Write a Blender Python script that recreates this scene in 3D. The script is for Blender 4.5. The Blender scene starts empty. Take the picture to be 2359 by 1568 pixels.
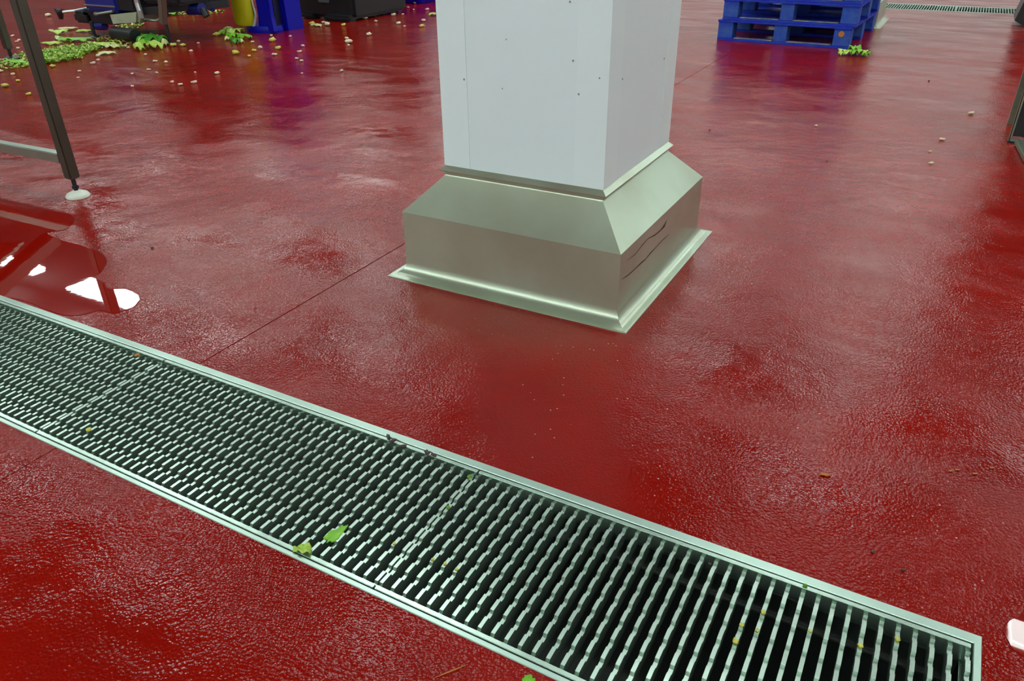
import bpy, bmesh, math, random
from mathutils import Vector, Matrix, noise
random.seed(7)
SC = bpy.context.scene
COL = SC.collection
# ------------------------------------------------------------------ camera
FPX, RX, RY, RZ = 1758.12, 1.04979, -0.01285, 0.5091
CAM = Vector((0.59731, -1.69233, 1.0))
ROT = (Matrix.Rotation(RZ, 3, 'Z') @ Matrix.Rotation(RX, 3, 'X') @ Matrix.Rotation(RY, 3, 'Z'))
cam = bpy.data.cameras.new('camera')
camo = bpy.data.objects.new('camera', cam)
COL.objects.link(camo)
cam.sensor_width = 36.0
cam.lens = FPX / 2359.0 * 36.0
cam.clip_start = 0.02
camo.matrix_world = Matrix.Translation(CAM) @ ROT.to_4x4()
SC.camera = camo
# ------------------------------------------------------------------ world, exposure
w = bpy.data.worlds.new('hall_air')
SC.world = w
w.use_nodes = True
w.node_tree.nodes['Background'].inputs[0].default_value = (0.75, 0.8, 0.8, 1)
w.node_tree.nodes['Background'].inputs[1].default_value = 0.02
SC.view_settings.view_transform = 'Standard'
SC.view_settings.look = 'None'
SC.view_settings.gamma = 1.0
SC.view_settings.use_curve_mapping = False
SC.view_settings.exposure = 0.0
SC.cycles.max_bounces = 7
SC.cycles.diffuse_bounces = 3
SC.cycles.glossy_bounces = 4
SC.cycles.transmission_bounces = 2
LAMP = 21.0            # radiance of the fluorescent diffusers
ROWS = (-5.55, -4.30, 1.35, 4.40, 7.45, 10.5)  # front rows are added behind the camera to light the column face
LXS = (-12.2, -9.71, -7.22, -4.73, -2.24, 0.25, 2.75, 5.24)
CEIL = 4.4


# ------------------------------------------------------------------ helpers
def ray(u, v):
    return ROT @ Vector(((u - 1179.5) / FPX, -(v - 784.0) / FPX, -1.0))


def px(u, v, z=0.0):
    d = ray(u, v)
    return CAM + d * ((z - CAM.z) / d.z)


def aty(u, v, Y):
    d = ray(u, v)
    return CAM + d * ((Y - CAM.y) / d.y)


def tag(o, label=None, cat=None, group=None, kind=None):
    if label: o['label'] = label
    if cat: o['category'] = cat
    if group: o['group'] = group
    if kind: o['kind'] = kind
    return o


def thing(name, loc, label, cat, group=None, rz=0.0):
    o = bpy.data.objects.new(name, None)
    COL.objects.link(o)
    o.empty_display_size = 0.1
    o.location = loc
    o.rotation_euler = (0, 0, rz)
    return tag(o, label, cat, group)


class MB:
    """collects shapes into one mesh (coordinates local to the parent)"""

    def __init__(s):
        s.bm = bmesh.new()

    def box(s, c, d, rot=None, bevel=0.0):
        t = bmesh.new()
        bmesh.ops.create_cube(t, size=1.0)
        for v in t.verts:
            v.co = Vector((v.co.x * d[0], v.co.y * d[1], v.co.z * d[2]))
        if bevel > 0:
            bmesh.ops.bevel(t, geom=list(t.edges), offset=bevel, segments=2, affect='EDGES', clamp_overlap=True)
        M = Matrix.Translation(Vector(c)) @ (rot.to_4x4() if rot else Matrix.Identity(4))
        s._add(t, M)
        return s

    def span(s, a, b, bevel=0.0):
        a, b = Vector(a), Vector(b)
        return s.box((a + b) / 2, (abs(b.x - a.x), abs(b.y - a.y), abs(b.z - a.z)), None, bevel)

    def bar(s, a, b, wd, hd, bevel=0.0):
        a, b = Vector(a), Vector(b)
        d = b - a
        L = d.length
        z = Vector((0, 0, 1)) if abs(d.normalized().z) < 0.95 else Vector((0, 1, 0))
        x = d.normalized()
        y = z.cross(x).normalized()
        zz = x.cross(y)
        R = Matrix((x, y, zz)).transposed()
        return s.box((a + b) / 2, (L, wd, hd), R, bevel)

    def _add(s, t, M):
        me = bpy.data.meshes.new('t')
        t.to_mesh(me)
        t.free()
        me.transform(M)
        s.bm.from_mesh(me)
        bpy.data.meshes.remove(me)

    def tube(s, pts, r, n=10, cap=True):
        pts = [Vector(p) for p in pts]
        rings = []
        up = None
        for i, p in enumerate(pts):
            d = (pts[min(i + 1, len(pts) - 1)] - pts[max(i - 1, 0)]).normalized()
            if up is None:
                up = Vector((0, 0, 1)) if abs(d.z) < 0.9 else Vector((1, 0, 0))
            a = d.cross(up).normalized()
            up = a.cross(d).normalized()
            rr = r[i] if isinstance(r, (list, tuple)) else r
            rings.append([s.bm.verts.new(p + (a * math.cos(t) + up * math.sin(t)) * rr)
                          for t in [2 * math.pi * k / n for k in range(n)]])
        for i in range(len(rings) - 1):
            for k in range(n):
                s.bm.faces.new((rings[i][k], rings[i][(k + 1) % n], rings[i + 1][(k + 1) % n], rings[i + 1][k]))
        if cap:
            s.bm.faces.new(rings[0][::-1])
            s.bm.faces.new(rings[-1])
        return s

    def lathe(s, prof, c=(0, 0, 0), n=24, sx=1.0, sy=1.0):
        c = Vector(c)
        rings = []
        for r, z in prof:
            if r < 1e-6:
                rings.append([s.bm.verts.new(c + Vector((0, 0, z)))])
            else:
                rings.append([s.bm.verts.new(c + Vector((r * sx * math.cos(2 * math.pi * k / n), r * sy * math.sin(2 * math.pi * k / n), z)))
                              for k in range(n)])
        for A, B in zip(rings, rings[1:]):
            for k in range(n):
                k2 = (k + 1) % n
                if len(A) == 1 and len(B) == 1: continue
                if len(A) == 1: s.bm.faces.new((A[0], B[k2], B[k]))
                elif len(B) == 1: s.bm.faces.new((A[k], A[k2], B[0]))
                else: s.bm.faces.new((A[k], A[k2], B[k2], B[k]))
        return s

    def prism(s, poly, vec):
        """poly = list of 3D points (planar), extruded along vec"""
        vec = Vector(vec)
        A = [s.bm.verts.new(Vector(p)) for p in poly]
        B = [s.bm.verts.new(Vector(p) + vec) for p in poly]
        n = len(A)
        s.bm.faces.new(A[::-1])
        s.bm.faces.new(B)
        for i in range(n):
            s.bm.faces.new((A[i], A[(i + 1) % n], B[(i + 1) % n], B[i]))
        return s

    def rings(s, loops, close=False):
        """list of equally long closed loops of points -> skin"""
        R = [[s.bm.verts.new(Vector(p)) for p in L] for L in loops]
        n = len(R[0])
        for A, B in zip(R, R[1:]):
            for k in range(n):
                s.bm.faces.new((A[k], A[(k + 1) % n], B[(k + 1) % n], B[k]))
        if close:
            s.bm.faces.new(R[0][::-1])
            s.bm.faces.new(R[-1])
        return s

    def build(s, name, mat, parent=None, smooth=False, loc=None):
        bmesh.ops.recalc_face_normals(s.bm, faces=list(s.bm.faces))
        me = bpy.data.meshes.new(name)
        s.bm.to_mesh(me)
        s.bm.free()
        me.materials.append(mat)
        if smooth:
            for p in me.polygons: p.use_smooth = True
            if smooth is not True:
                try: me.set_sharp_from_angle(angle=math.radians(smooth))
                except Exception: pass
        o = bpy.data.objects.new(name, me)
        COL.objects.link(o)
        if parent is not None: o.parent = parent
        if loc is not None: o.location = loc
        return o


def kids(o):
    return [c for c in bpy.data.objects if c.parent == o]


def copy_tree(o, parent=None):
    c = o.copy()
    COL.objects.link(c)
    if parent is not None: c.parent = parent
    for ch in kids(o):
        copy_tree(ch, c)
    return c


# ------------------------------------------------------------------ materials
def mat(name, color, rough=0.5, metal=0.0, spec=0.5, var=0.0, vscale=8.0, dirt=None, bump=0.0, bscale=60.0, rvar=0.0, aniso=0.0, ior=1.5, subsurf=0.0):
    m = bpy.data.materials.new(name)
    m.use_nodes = True
    nt = m.node_tree
    b = nt.nodes['Principled BSDF']
    b.inputs['Base Color'].default_value = (*color, 1)
    b.inputs['Roughness'].default_value = rough
    b.inputs['Metallic'].default_value = metal
    b.inputs['Specular IOR Level'].default_value = spec
    b.inputs['IOR'].default_value = ior
    tc = nt.nodes.new('ShaderNodeTexCoord')
    if var > 0 or dirt:
        n = nt.nodes.new('ShaderNodeTexNoise')
        n.inputs['Scale'].default_value = vscale
        n.inputs['Detail'].default_value = 6
        nt.links.new(tc.outputs['Object'], n.inputs['Vector'])
        r = nt.nodes.new('ShaderNodeValToRGB')
        r.color_ramp.elements[0].position = 0.25
        r.color_ramp.elements[1].position = 0.66
        r.color_ramp.elements[1].color = (*color, 1)
        r.color_ramp.elements[0].color = (*(dirt if dirt else [c * (1 - var) for c in color]), 1)
        nt.links.new(n.outputs['Fac'], r.inputs['Fac'])
        nt.links.new(r.outputs['Color'], b.inputs['Base Color'])
    if rvar > 0:
        n2 = nt.nodes.new('ShaderNodeTexNoise')
        n2.inputs['Scale'].default_value = vscale * 1.7
        n2.inputs['Detail'].default_value = 5
        nt.links.new(tc.outputs['Object'], n2.inputs['Vector'])
        mr = nt.nodes.new('ShaderNodeMapRange')
        mr.inputs['From Min'].default_value = 0.3
        mr.inputs['From Max'].default_value = 0.7
        mr.inputs['To Min'].default_value = max(0.02, rough - rvar)
        mr.inputs['To Max'].default_value = rough + rvar
        nt.links.new(n2.outputs['Fac'], mr.inputs['Value'])
        nt.links.new(mr.outputs['Result'], b.inputs['Roughness'])
    if bump > 0:
        n3 = nt.nodes.new('ShaderNodeTexNoise')
        n3.inputs['Scale'].default_value = bscale
        n3.inputs['Detail'].default_value = 3
        nt.links.new(tc.outputs['Object'], n3.inputs['Vector'])
        bp = nt.nodes.new('ShaderNodeBump')
        bp.inputs['Strength'].default_value = 1.0
        bp.inputs['Distance'].default_value = bump
        nt.links.new(n3.outputs['Fac'], bp.inputs['Height'])
        nt.links.new(bp.outputs['Normal'], b.inputs['Normal'])
    return m


FLOOR_RED = (0.245, 0.0032, 0.0006)


def floor_material():
    m = bpy.data.materials.new('red_resin_floor')
    m.use_nodes = True
    nt = m.node_tree
    N, L = nt.nodes, nt.links
    b = N['Principled BSDF']
    geo = N.new('ShaderNodeNewGeometry')
    P = geo.outputs['Position']

    def nz(scale, detail=3, rough=0.5, dist=0.0):
        n = N.new('ShaderNodeTexNoise')
        n.inputs['Scale'].default_value = scale
        n.inputs['Detail'].default_value = detail
        n.inputs['Roughness'].default_value = rough
        n.inputs['Distortion'].default_value = dist
        L.new(P, n.inputs['Vector'])
        return n.outputs['Fac']

    def mr(v, a, b_, c, d):
        n = N.new('ShaderNodeMapRange')
        n.inputs['From Min'].default_value = a
        n.inputs['From Max'].default_value = b_
        n.inputs['To Min'].default_value = c
        n.inputs['To Max'].default_value = d
        L.new(v, n.inputs['Value'])
        return n.outputs['Result']

    def mth(op, a, c):
        n = N.new('ShaderNodeMath')
        n.operation = op
        for i, x in enumerate((a, c)):
            if isinstance(x, (int, float)): n.inputs[i].default_value = x
            else: L.new(x, n.inputs[i])
        return n.outputs[0]

    # colour: red resin with mild clouding and quartz-grain glints painted as pale flecks
    cl = N.new('ShaderNodeValToRGB')
    cl.color_ramp.elements[0].position = 0.3
    cl.color_ramp.elements[0].color = (FLOOR_RED[0] * 0.82, FLOOR_RED[1] * 0.8, FLOOR_RED[2] * 0.8, 1)
    cl.color_ramp.elements[1].position = 0.7
    cl.color_ramp.elements[1].color = (FLOOR_RED[0] * 1.12, FLOOR_RED[1] * 1.25, FLOOR_RED[2] * 1.1, 1)
    L.new(nz(2.2, 6, 0.6), cl.inputs['Fac'])
    vo = N.new('ShaderNodeTexVoronoi')
    vo.inputs['Scale'].default_value = 95.0
    L.new(P, vo.inputs['Vector'])
    sp = N.new('ShaderNodeSeparateColor')
    L.new(vo.outputs['Color'], sp.inputs['Color'])
    rare = mth('GREATER_THAN', sp.outputs[0], 0.94)
    core = mth('LESS_THAN', vo.outputs['Distance'], 0.17)
    grain_glint = mth('MULTIPLY', rare, core)
    zone = mr(nz(1.3, 2), 0.42, 0.6, 0.0, 0.75)
    gmix = N.new('ShaderNodeMix')
    gmix.data_type = 'RGBA'
    L.new(mth('MULTIPLY', grain_glint, zone), gmix.inputs['Factor'])
    L.new(cl.outputs['Color'], gmix.inputs[6])
    gmix.inputs[7].default_value = (0.62, 0.42, 0.38, 1)
    L.new(gmix.outputs[2], b.inputs['Base Color'])
    # wetness: streaky film of water, slightly stretched along the hall
    mp = N.new('ShaderNodeMapping')
    mp.inputs['Rotation'].default_value = (0, 0, math.radians(25))
    mp.inputs['Scale'].default_value = (0.8, 1.9, 1)
    L.new(P, mp.inputs['Vector'])
    wn = N.new('ShaderNodeTexNoise')
    wn.inputs['Scale'].default_value = 1.6
    wn.inputs['Detail'].default_value = 5
    wn.inputs['Roughness'].default_value = 0.62
    wn.inputs['Distortion'].default_value = 0.6
    L.new(mp.outputs[0], wn.inputs['Vector'])
    wet = wn.outputs['Fac']
    L.new(mr(wet, 0.36, 0.66, 0.06, 0.24), b.inputs['Roughness'])
    b.inputs['Specular IOR Level'].default_value = 0.30
    b.inputs['IOR'].default_value = 1.34
    # grainy anti-slip relief and lazy trowel waves
    g1 = nz(135.0, 2, 0.55)
    g2 = nz(38.0, 3, 0.5)
    g3 = nz(5.0, 2, 0.5)
    amt = mr(wet, 0.35, 0.7, 0.35, 1.0)
    h = mth('MULTIPLY', mth('MULTIPLY', g1, 0.0008), amt)
    h = mth('ADD', h, mth('MULTIPLY', g2, 0.0006))
    vg = N.new('ShaderNodeTexVoronoi')                     # domed quartz grains under the resin
    vg.inputs['Scale'].default_value = 175.0
    L.new(P, vg.inputs['Vector'])
    h = mth('ADD', h, mth('MULTIPLY', mth('MULTIPLY', vg.outputs['Distance'], -0.0008), amt))
    h = mth('ADD', h, mth('MULTIPLY', g3, 0.007))
    h = mth('ADD', h, mth('MULTIPLY', nz(1.4, 2, 0.5), 0.016))
    bp = N.new('ShaderNodeBump')
    bp.inputs['Distance'].default_value = 1.0
    bp.inputs['Strength'].default_value = 1.0
    L.new(h, bp.inputs['Height'])
    L.new(bp.outputs['Normal'], b.inputs['Normal'])
    return m


def steel_material(name, color, rough, dirt, bscale=0.0):
    m = mat(name, color, rough, 1.0, 0.5, 0.12, 5.0, dirt, 0.0, 60, 0.07)
    return m


M = {}
M['floor'] = floor_material()
M['water'] = mat('standing_water', FLOOR_RED, 0.015, 0.0, 0.6, bump=0.00012, bscale=9.0, ior=1.34)
M['steel'] = mat('brushed_stainless', (0.52, 0.61, 0.48), 0.32, 0.68, 0.5, 0.12, 3.0, (0.40, 0.42, 0.31))
M['grate'] = mat('galvanised_grate', (0.49, 0.62, 0.53), 0.27, 0.9, 0.5, 0.2, 30.0)
M['frame'] = mat('drain_frame_steel', (0.46, 0.60, 0.52), 0.32, 0.9, 0.5, 0.15, 10.0)
M['trough'] = mat('shaded_trough_steel', (0.035, 0.04, 0.035), 0.45, 0.3, 0.4, 0.4, 9.0)  # same steel as the frame, darkened for the shade under the gratings
M['ledge'] = mat('trough_seam_steel', (0.5, 0.52, 0.48), 0.35, 1.0)
M['white'] = mat('white_coated_panel', (0.76, 0.88, 0.91), 0.32, 0.0, 0.5, 0.03, 2.0)
M['white_trim'] = mat('white_corner_trim', (0.77, 0.89, 0.91), 0.34, 0.0, 0.5)
M['rivet'] = mat('rivet_grime', (0.30, 0.31, 0.29), 0.5, 0.3)
M['stain'] = mat('brown_stain', (0.075, 0.045, 0.025), 0.5, 0.2)
M['leg'] = mat('table_tube_steel', (0.115, 0.11, 0.085), 0.38, 0.75, 0.5, 0.2, 6.0)
M['rail'] = mat('table_rail_steel', (0.36, 0.42, 0.36), 0.35, 0.9, 0.5, 0.2, 6.0)
M['foot'] = mat('white_nylon_foot', (0.72, 0.76, 0.66), 0.4)
M['black'] = mat('black_rubber', (0.012, 0.013, 0.016), 0.4, 0.0, 0.5, 0.2, 8.0)
M['dark'] = mat('dark_machine_paint', (0.012, 0.014, 0.02), 0.35, 0.0, 0.5, 0.4, 5.0)
M['mblue'] = mat('machine_blue_paint', (0.012, 0.02, 0.22), 0.35, 0.0, 0.5, 0.2, 6.0)
M['blue'] = mat('blue_plastic', (0.002, 0.003, 0.40), 0.35, 0.0, 0.3, 0.15, 5.0)
M['yellow'] = mat('yellow_plastic', (0.52, 0.47, 0.005), 0.45, 0.0, 0.4, 0.15, 5.0)
M['clear'] = mat('pale_grey_strip', (0.45, 0.47, 0.5), 0.25)
M['box'] = mat('grey_green_steel_box', (0.50, 0.54, 0.40), 0.4, 0.25, 0.5, 0.25, 9.0)
M['tube'] = mat('bright_tube', (0.5, 0.53, 0.55), 0.3, 0.9)
M['brown'] = mat('brown_leg', (0.20, 0.16, 0.13), 0.4, 0.7)
M['pallet'] = mat('blue_pallet_paint', (0.006, 0.022, 0.50), 0.55, 0.0, 0.3, 0.1, 14.0, (0.015, 0.06, 0.42), 0.0008, 80, 0.08)
M['palletlight'] = mat('worn_blue_pallet_paint', (0.012, 0.055, 0.46), 0.6, 0.0, 0.3, 0.1, 22.0, (0.05, 0.13, 0.36), 0.0008, 80)
M['woodedge'] = mat('bare_worn_wood', (0.36, 0.34, 0.20), 0.7, 0.0, 0.3, 0.3, 20.0, (0.05, 0.09, 0.30))
M['orange'] = mat('orange_paint', (0.45, 0.16, 0.03), 0.6)
M['leafA'] = mat('lettuce_green', (0.22, 0.52, 0.012), 0.4, 0.0, 0.5, 0.3, 30.0, (0.09, 0.33, 0.006), 0.001, 90)
M['leafB'] = mat('lettuce_pale', (0.52, 0.66, 0.13), 0.42, 0.0, 0.5, 0.3, 30.0, (0.30, 0.52, 0.03), 0.001, 90)
M['leafC'] = mat('lettuce_core', (0.68, 0.70, 0.36), 0.45, 0.0, 0.5, 0.2, 40.0, (0.5, 0.5, 0.12))
M['leafD'] = mat('lettuce_dark', (0.05, 0.30, 0.008), 0.4, 0.0, 0.5, 0.3, 30.0, (0.03, 0.18, 0.004), 0.001, 90)
M['crumbA'] = mat('crumb_cream', (0.70, 0.62, 0.42), 0.5)
M['crumbB'] = mat('crumb_yellow', (0.55, 0.52, 0.08), 0.5)
M['crumbC'] = mat('crumb_pink', (0.60, 0.46, 0.36), 0.5)
M['crumbD'] = mat('crumb_dark', (0.05, 0.02, 0.02), 0.5)
M['crumbE'] = mat('crumb_orange', (0.45, 0.15, 0.02), 0.5)
M['wall'] = mat('white_wall_panel', (0.80, 0.84, 0.84), 0.4, 0.0, 0.5, 0.05, 0.7)
M['wall_darkened'] = mat('darkened_wall_panel', (0.16, 0.18, 0.18), 0.45, 0.0, 0.4, 0.1, 0.7)  # left wall only: darkened so the floor beside it mirrors less light
M['ceil'] = mat('darkened_ceiling_panel', (0.30, 0.32, 0.32), 0.6, 0.0, 0.3, 0.05, 0.5)  # base colour lowered so the ceiling reflects dimly in the floor
M['redpaint'] = mat('red_truck_paint', (0.40, 0.006, 0.004), 0.4)
M['bin'] = mat('greenish_steel', (0.30, 0.37, 0.27), 0.4, 0.8, 0.5, 0.3, 14.0)
M['housing'] = mat('lamp_housing_white', (0.7, 0.7, 0.7), 0.5)
em = bpy.data.materials.new('fluorescent_diffuser')
em.use_nodes = True
eb = em.node_tree.nodes['Principled BSDF']
eb.inputs['Base Color'].default_value = (0.8, 0.8, 0.8, 1)
eb.inputs['Emission Color'].default_value = (0.87, 1.0, 0.96, 1)
eb.inputs['Emission Strength'].default_value = LAMP
M['lamp'] = em

# ------------------------------------------------------------------ the setting
X0, X1, Y0, Y1 = -15.0, 6.6, -6.4, 12.6
DX0, DX1, DYN, DYF = -2.3, 0.8430, -1.0270, -0.6440        # near drain opening
EX0, EX1, EYN, EYF = -1.2, 2.2, 7.70, 8.20                 # far drain opening


def floor_mesh():
    xs = sorted({X0, DX0, EX0, -0.895, -0.8905, DX1, EX1, X1})
    ys = sorted({Y0, DYN, DYF, EYN, EYF, Y1})
    m = MB()
    V = {}

    def vt(x, y, z=0.0):
        k = (x, y, z)
        if k not in V: V[k] = m.bm.verts.new((x, y, z))
        return V[k]
    for a, b in zip(xs, xs[1:]):
        for c, d in zip(ys, ys[1:]):
            cx, cy = (a + b) / 2, (c + d) / 2
            if DX0 < cx < DX1 and DYN < cy < DYF: continue
            if EX0 < cx < EX1 and EYN < cy < EYF: continue
            seam = (-0.895 < cx < -0.8905) and (cy < 0.0 or cy > 1.2)
            if not seam:
                m.bm.faces.new((vt(a, c), vt(b, c), vt(b, d), vt(a, d)))
            else:                                              # saw-cut joint, 2 mm deep V
                mid = (a + b) / 2
                m.bm.faces.new((vt(a, c), vt(mid, c, -0.003), vt(mid, d, -0.003), vt(a, d)))
                m.bm.faces.new((vt(mid, c, -0.003), vt(b, c), vt(b, d), vt(mid, d, -0.003)))
    return tag(m.build('floor', M['floor']), 'red resin floor, wet and grainy', 'floor', kind='structure')


floor_mesh()
m = MB(); m.span((X0, Y0, CEIL), (X1, Y1, CEIL + 0.1)); tag(m.build('ceiling', M['ceil']), 'hall ceiling, darkened to keep its reflection dim', 'ceiling', kind='structure')
for nm, a, b in (('wall_back', (X0, Y1, 0), (X1, Y1 + 0.1, CEIL)), ('wall_front', (X0, Y0 - 0.1, 0), (X1, Y0, CEIL)),
                 ('wall_left', (X0 - 0.1, Y0, 0), (X0, Y1, CEIL)), ('wall_right', (X1, Y0, 0), (X1 + 0.1, Y1, CEIL))):
    m = MB(); m.span(a, b); tag(m.build(nm, M['wall_darkened' if nm == 'wall_left' else 'wall']), 'clad hall wall, white but darkened on the left', 'wall', kind='structure')

# ------------------------------------------------------------------ ceiling lamps, with added rows behind the camera
proto = None
for y in ROWS:
    for x in LXS:
        if proto is None:
            proto = thing('ceiling_light', (x, y, 4.0), 'long white fluorescent light fitting hung under the hall ceiling', 'ceiling light', 'fluorescent lights in rows under the ceiling')
            m = MB(); m.box((0, 0, 0.03), (1.47, 0.25, 0.06), None, 0.012); m.build('diffuser', M['lamp'], proto)
            m = MB(); m.box((0, 0, 0.085), (1.49, 0.20, 0.05), None, 0.006); m.build('housing', M['housing'], proto)
            m = MB()
            m.tube([(0, 0, 0.11), (0, 0, CEIL - 4.0)], 0.012, 8)
            m.build('hanger_rod', M['housing'], proto)
        else:
            o = copy_tree(proto)
            if x == LXS[1] and y == 4.40: o.scale = (1, 1.8, 1)    # a twin fitting
            o.location = (x, y - (0.66 if (x > 2 and x < 3 and y == 4.40) else 0.0), 4.0)


# ------------------------------------------------------------------ support columns
def rect(x0, x1, y0, y1, i, z):
    return [(x0 + i, y0 + i, z), (x1 - i, y0 + i, z), (x1 - i, y1 - i, z), (x0 + i, y1 - i, z)]


def guard_mesh(W, D, ins, hs, j, ztop, hc, hl):
    """steel kick guard: flange, cove, upright, slope, collar, drip lip. front right corner at 0,0"""
    a = (-W, 0.0, 0.0, D)
    L = [rect(*a, 0.0, 0.0), rect(*a, 0.0005, 0.0025), rect(*a, 0.007, 0.004)]
    n = 7
    for k in range(1, n + 1):                              # concave cove
        t = k / n * math.pi / 2
        L.append(rect(*a, 0.007 + (ins - 0.007) * math.sin(t), 0.004 + (hl - 0.004) * (1 - math.cos(t))))
    L += [rect(*a, ins, hs - 0.002), rect(*a, ins + 0.002, hs)]
    L += [rect(*a, j - 0.004, ztop), rect(*a, j - 0.002, ztop + 0.004)]
    L += [rect(*a, j - 0.002, hc - 0.016), rect(*a, j - 0.014, hc - 0.0145), rect(*a, j - 0.0145, hc - 0.012),
          rect(*a, j, hc), rect(*a, j + 0.004, hc)]
    m = MB(); m.rings(L)
    return m


W1, D1, INS, HS, JJ, ZT, HC = 0.787, 0.8174, 0.0447, 0.2044, 0.143, 0.300, 0.3314


def make_column(loc, W, D, label, detail):
    t = thing('support_column', loc, label, 'column')
    g = guard_mesh(W, D, INS, HS, JJ, ZT, HC, 0.042).build('kick_guard', M['steel'], t, 18)
    tag(g, 'brushed stainless steel kick guard with sloped top and floor flange')
    x0, x1, y0, y1 = -W + JJ, -JJ, JJ, D - JJ
    m = MB(); m.span((x0, y0, HC - 0.02), (x1, y1, CEIL)); m.build('cladding', M['white'], t)
    e, wd = 0.0016, 0.086
    zb = HC + 0.001
    for sx, sy in ((x0, y0), (x1, y0), (x1, y1), (x0, y1)):
        m = MB()
        ix = 1 if sx == x0 else -1
        iy = 1 if sy == y0 else -1
        poly = [(sx - ix * e, sy - iy * e, zb), (sx + ix * wd, sy - iy * e, zb), (sx + ix * wd, sy + iy * 0.0, zb), (sx, sy, zb),
                (sx, sy + iy * wd, zb), (sx - ix * e, sy + iy * wd, zb)]
        m.prism(poly, (0, 0, CEIL - zb))
        m.build('corner_trim', M['white_trim'], t)
    return t, (x0, x1, y0, y1)


colA, (cx0, cx1, cy0, cy1) = make_column((0, 0, 0), W1, D1, 'white clad square column with a steel kick guard in the middle of the red floor', True)


def on_front(u, v):        # pixel -> point on the column's front face
    return aty(u, v, cy0 - 0.0017)


def on_side(u, v, X):
    d = ray(u, v)
    return CAM + d * ((X - CAM.x) / d.x)


for (u, v, r) in ((1069, 183, 0.0030), (1157, 204, 0.0018), (1166, 91, 0.0018), (1320, 140, 0.0026), (1381, 180, 0.0024), (1333, 217, 0.0030), (1313, 4, 0.0026)):
    p = on_front(u, v)
    m = MB()
    m.tube([p, p + Vector((0, -0.0012, 0))], [r, r * 0.6], 8)
    m.build('rivet', M['rivet'], colA)
for (u, v, r) in ((1434, 182, 0.0028), (1530, 135, 0.003)):
    p = on_side(u, v, cx1 + 0.0017)
    m = MB()
    m.tube([p, p + Vector((0.0012, 0, 0))], [r, r * 0.6], 8)
    m.build('rivet', M['rivet'], colA)


def ribbon(pts, wd, nrm, name, mt, parent):
    m = MB()
    n = Vector(nrm)
    prev = None
    for i, p in enumerate(pts):
        p = Vector(p) + n * 0.0006
        d = (Vector(pts[min(i + 1, len(pts) - 1)]) - Vector(pts[max(i - 1, 0)])).normalized()
        s = n.cross(d).normalized()
        w_ = wd[i] if isinstance(wd, (list, tuple)) else wd
        a, b = m.bm.verts.new(p + s * w_ / 2), m.bm.verts.new(p - s * w_ / 2)
        if prev: m.bm.faces.new((prev[0], a, b, prev[1]))
        prev = (a, b)
    return m.build(name, mt, parent)


XF = -INS
ribbon([on_side(u, v, XF) for u, v in ((1431, 644), (1446, 634), (1462, 620), (1478, 604), (1487, 597), (1497, 584), (1512, 568), (1528, 551), (1541, 540))],
       [0.001, 0.0035, 0.003, 0.005, 0.003, 0.0045, 0.0025, 0.003, 0.001], (1, 0, 0), 'drip_stain', M['stain'], [c for c in kids(colA) if c.name.startswith('kick_guard')][0])
ribbon([on_side(u, v, XF) for u, v in ((1447, 598), (1464, 585), (1478, 566), (1493, 549), (1509, 541), (1521, 531), (1531, 519), (1535, 508))],
       [0.001, 0.002, 0.003, 0.002, 0.0035, 0.004, 0.011, 0.004], (1, 0, 0), 'drip_stain', M['stain'], [c for c in kids(colA) if c.name.startswith('kick_guard')][0])

colB, _ = make_column((-0.036, 6.135, 0), 0.787, 0.76, 'second steel-footed white column behind the stack of blue pallets', False)

# ------------------------------------------------------------------ drains
def make_drain(x0, x1, yn, yf, label, fl, depth=0.24):
    t = thing('floor_drain', ((x0 + x1) / 2, (yn + yf) / 2, 0), label, 'floor drain')
    ox, oy = t.location.x, t.location.y
    a = (x0 - ox, x1 - ox, yn - oy, yf - oy)

    def R(fr, z):
        dn, df, dl, dr = fr
        return [(a[0] + dl, a[2] + dn, z), (a[1] - dr, a[2] + dn, z), (a[1] - dr, a[3] - df, z), (a[0] + dl, a[3] - df, z)]
    n_, f_, e_ = fl
    m = MB()
    m.rings([R((0, 0, 0, 0), -0.02), R((0, 0, 0, 0), 0.0008), R((0.001, 0.001, 0.001, 0.001), 0.0022), R((n_ - 0.001, f_ - 0.001, e_ - 0.001, e_ - 0.001), 0.0022),
             R((n_, f_, e_, e_), 0.001), R((n_, f_, e_, e_), -0.034), R((n_ + 0.011, f_ + 0.011, e_ + 0.011, e_ + 0.011), -0.034), R((n_ + 0.011, f_ + 0.011, e_ + 0.011, e_ + 0.011), -0.04)])
    m.build('channel_frame', M['frame'], t)
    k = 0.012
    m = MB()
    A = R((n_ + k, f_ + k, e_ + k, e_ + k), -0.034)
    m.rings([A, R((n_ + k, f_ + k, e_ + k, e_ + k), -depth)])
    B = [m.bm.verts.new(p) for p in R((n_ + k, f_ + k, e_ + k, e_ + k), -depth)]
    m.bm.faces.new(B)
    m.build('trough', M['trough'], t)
    return t


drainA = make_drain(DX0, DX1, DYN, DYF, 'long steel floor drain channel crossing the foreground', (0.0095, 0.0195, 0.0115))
m = MB()
yl = DYF - 0.0195 - 0.0125 - drainA.location.y
m.span((DX0 + 0.05 - drainA.location.x, yl - 0.006, -0.085), (DX1 - 0.03 - drainA.location.x, yl, -0.081))
m.build('seam_lip', M['ledge'], drainA)
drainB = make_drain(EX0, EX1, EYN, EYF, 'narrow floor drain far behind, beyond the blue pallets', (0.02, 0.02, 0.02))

PITCH = 0.0243


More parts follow.
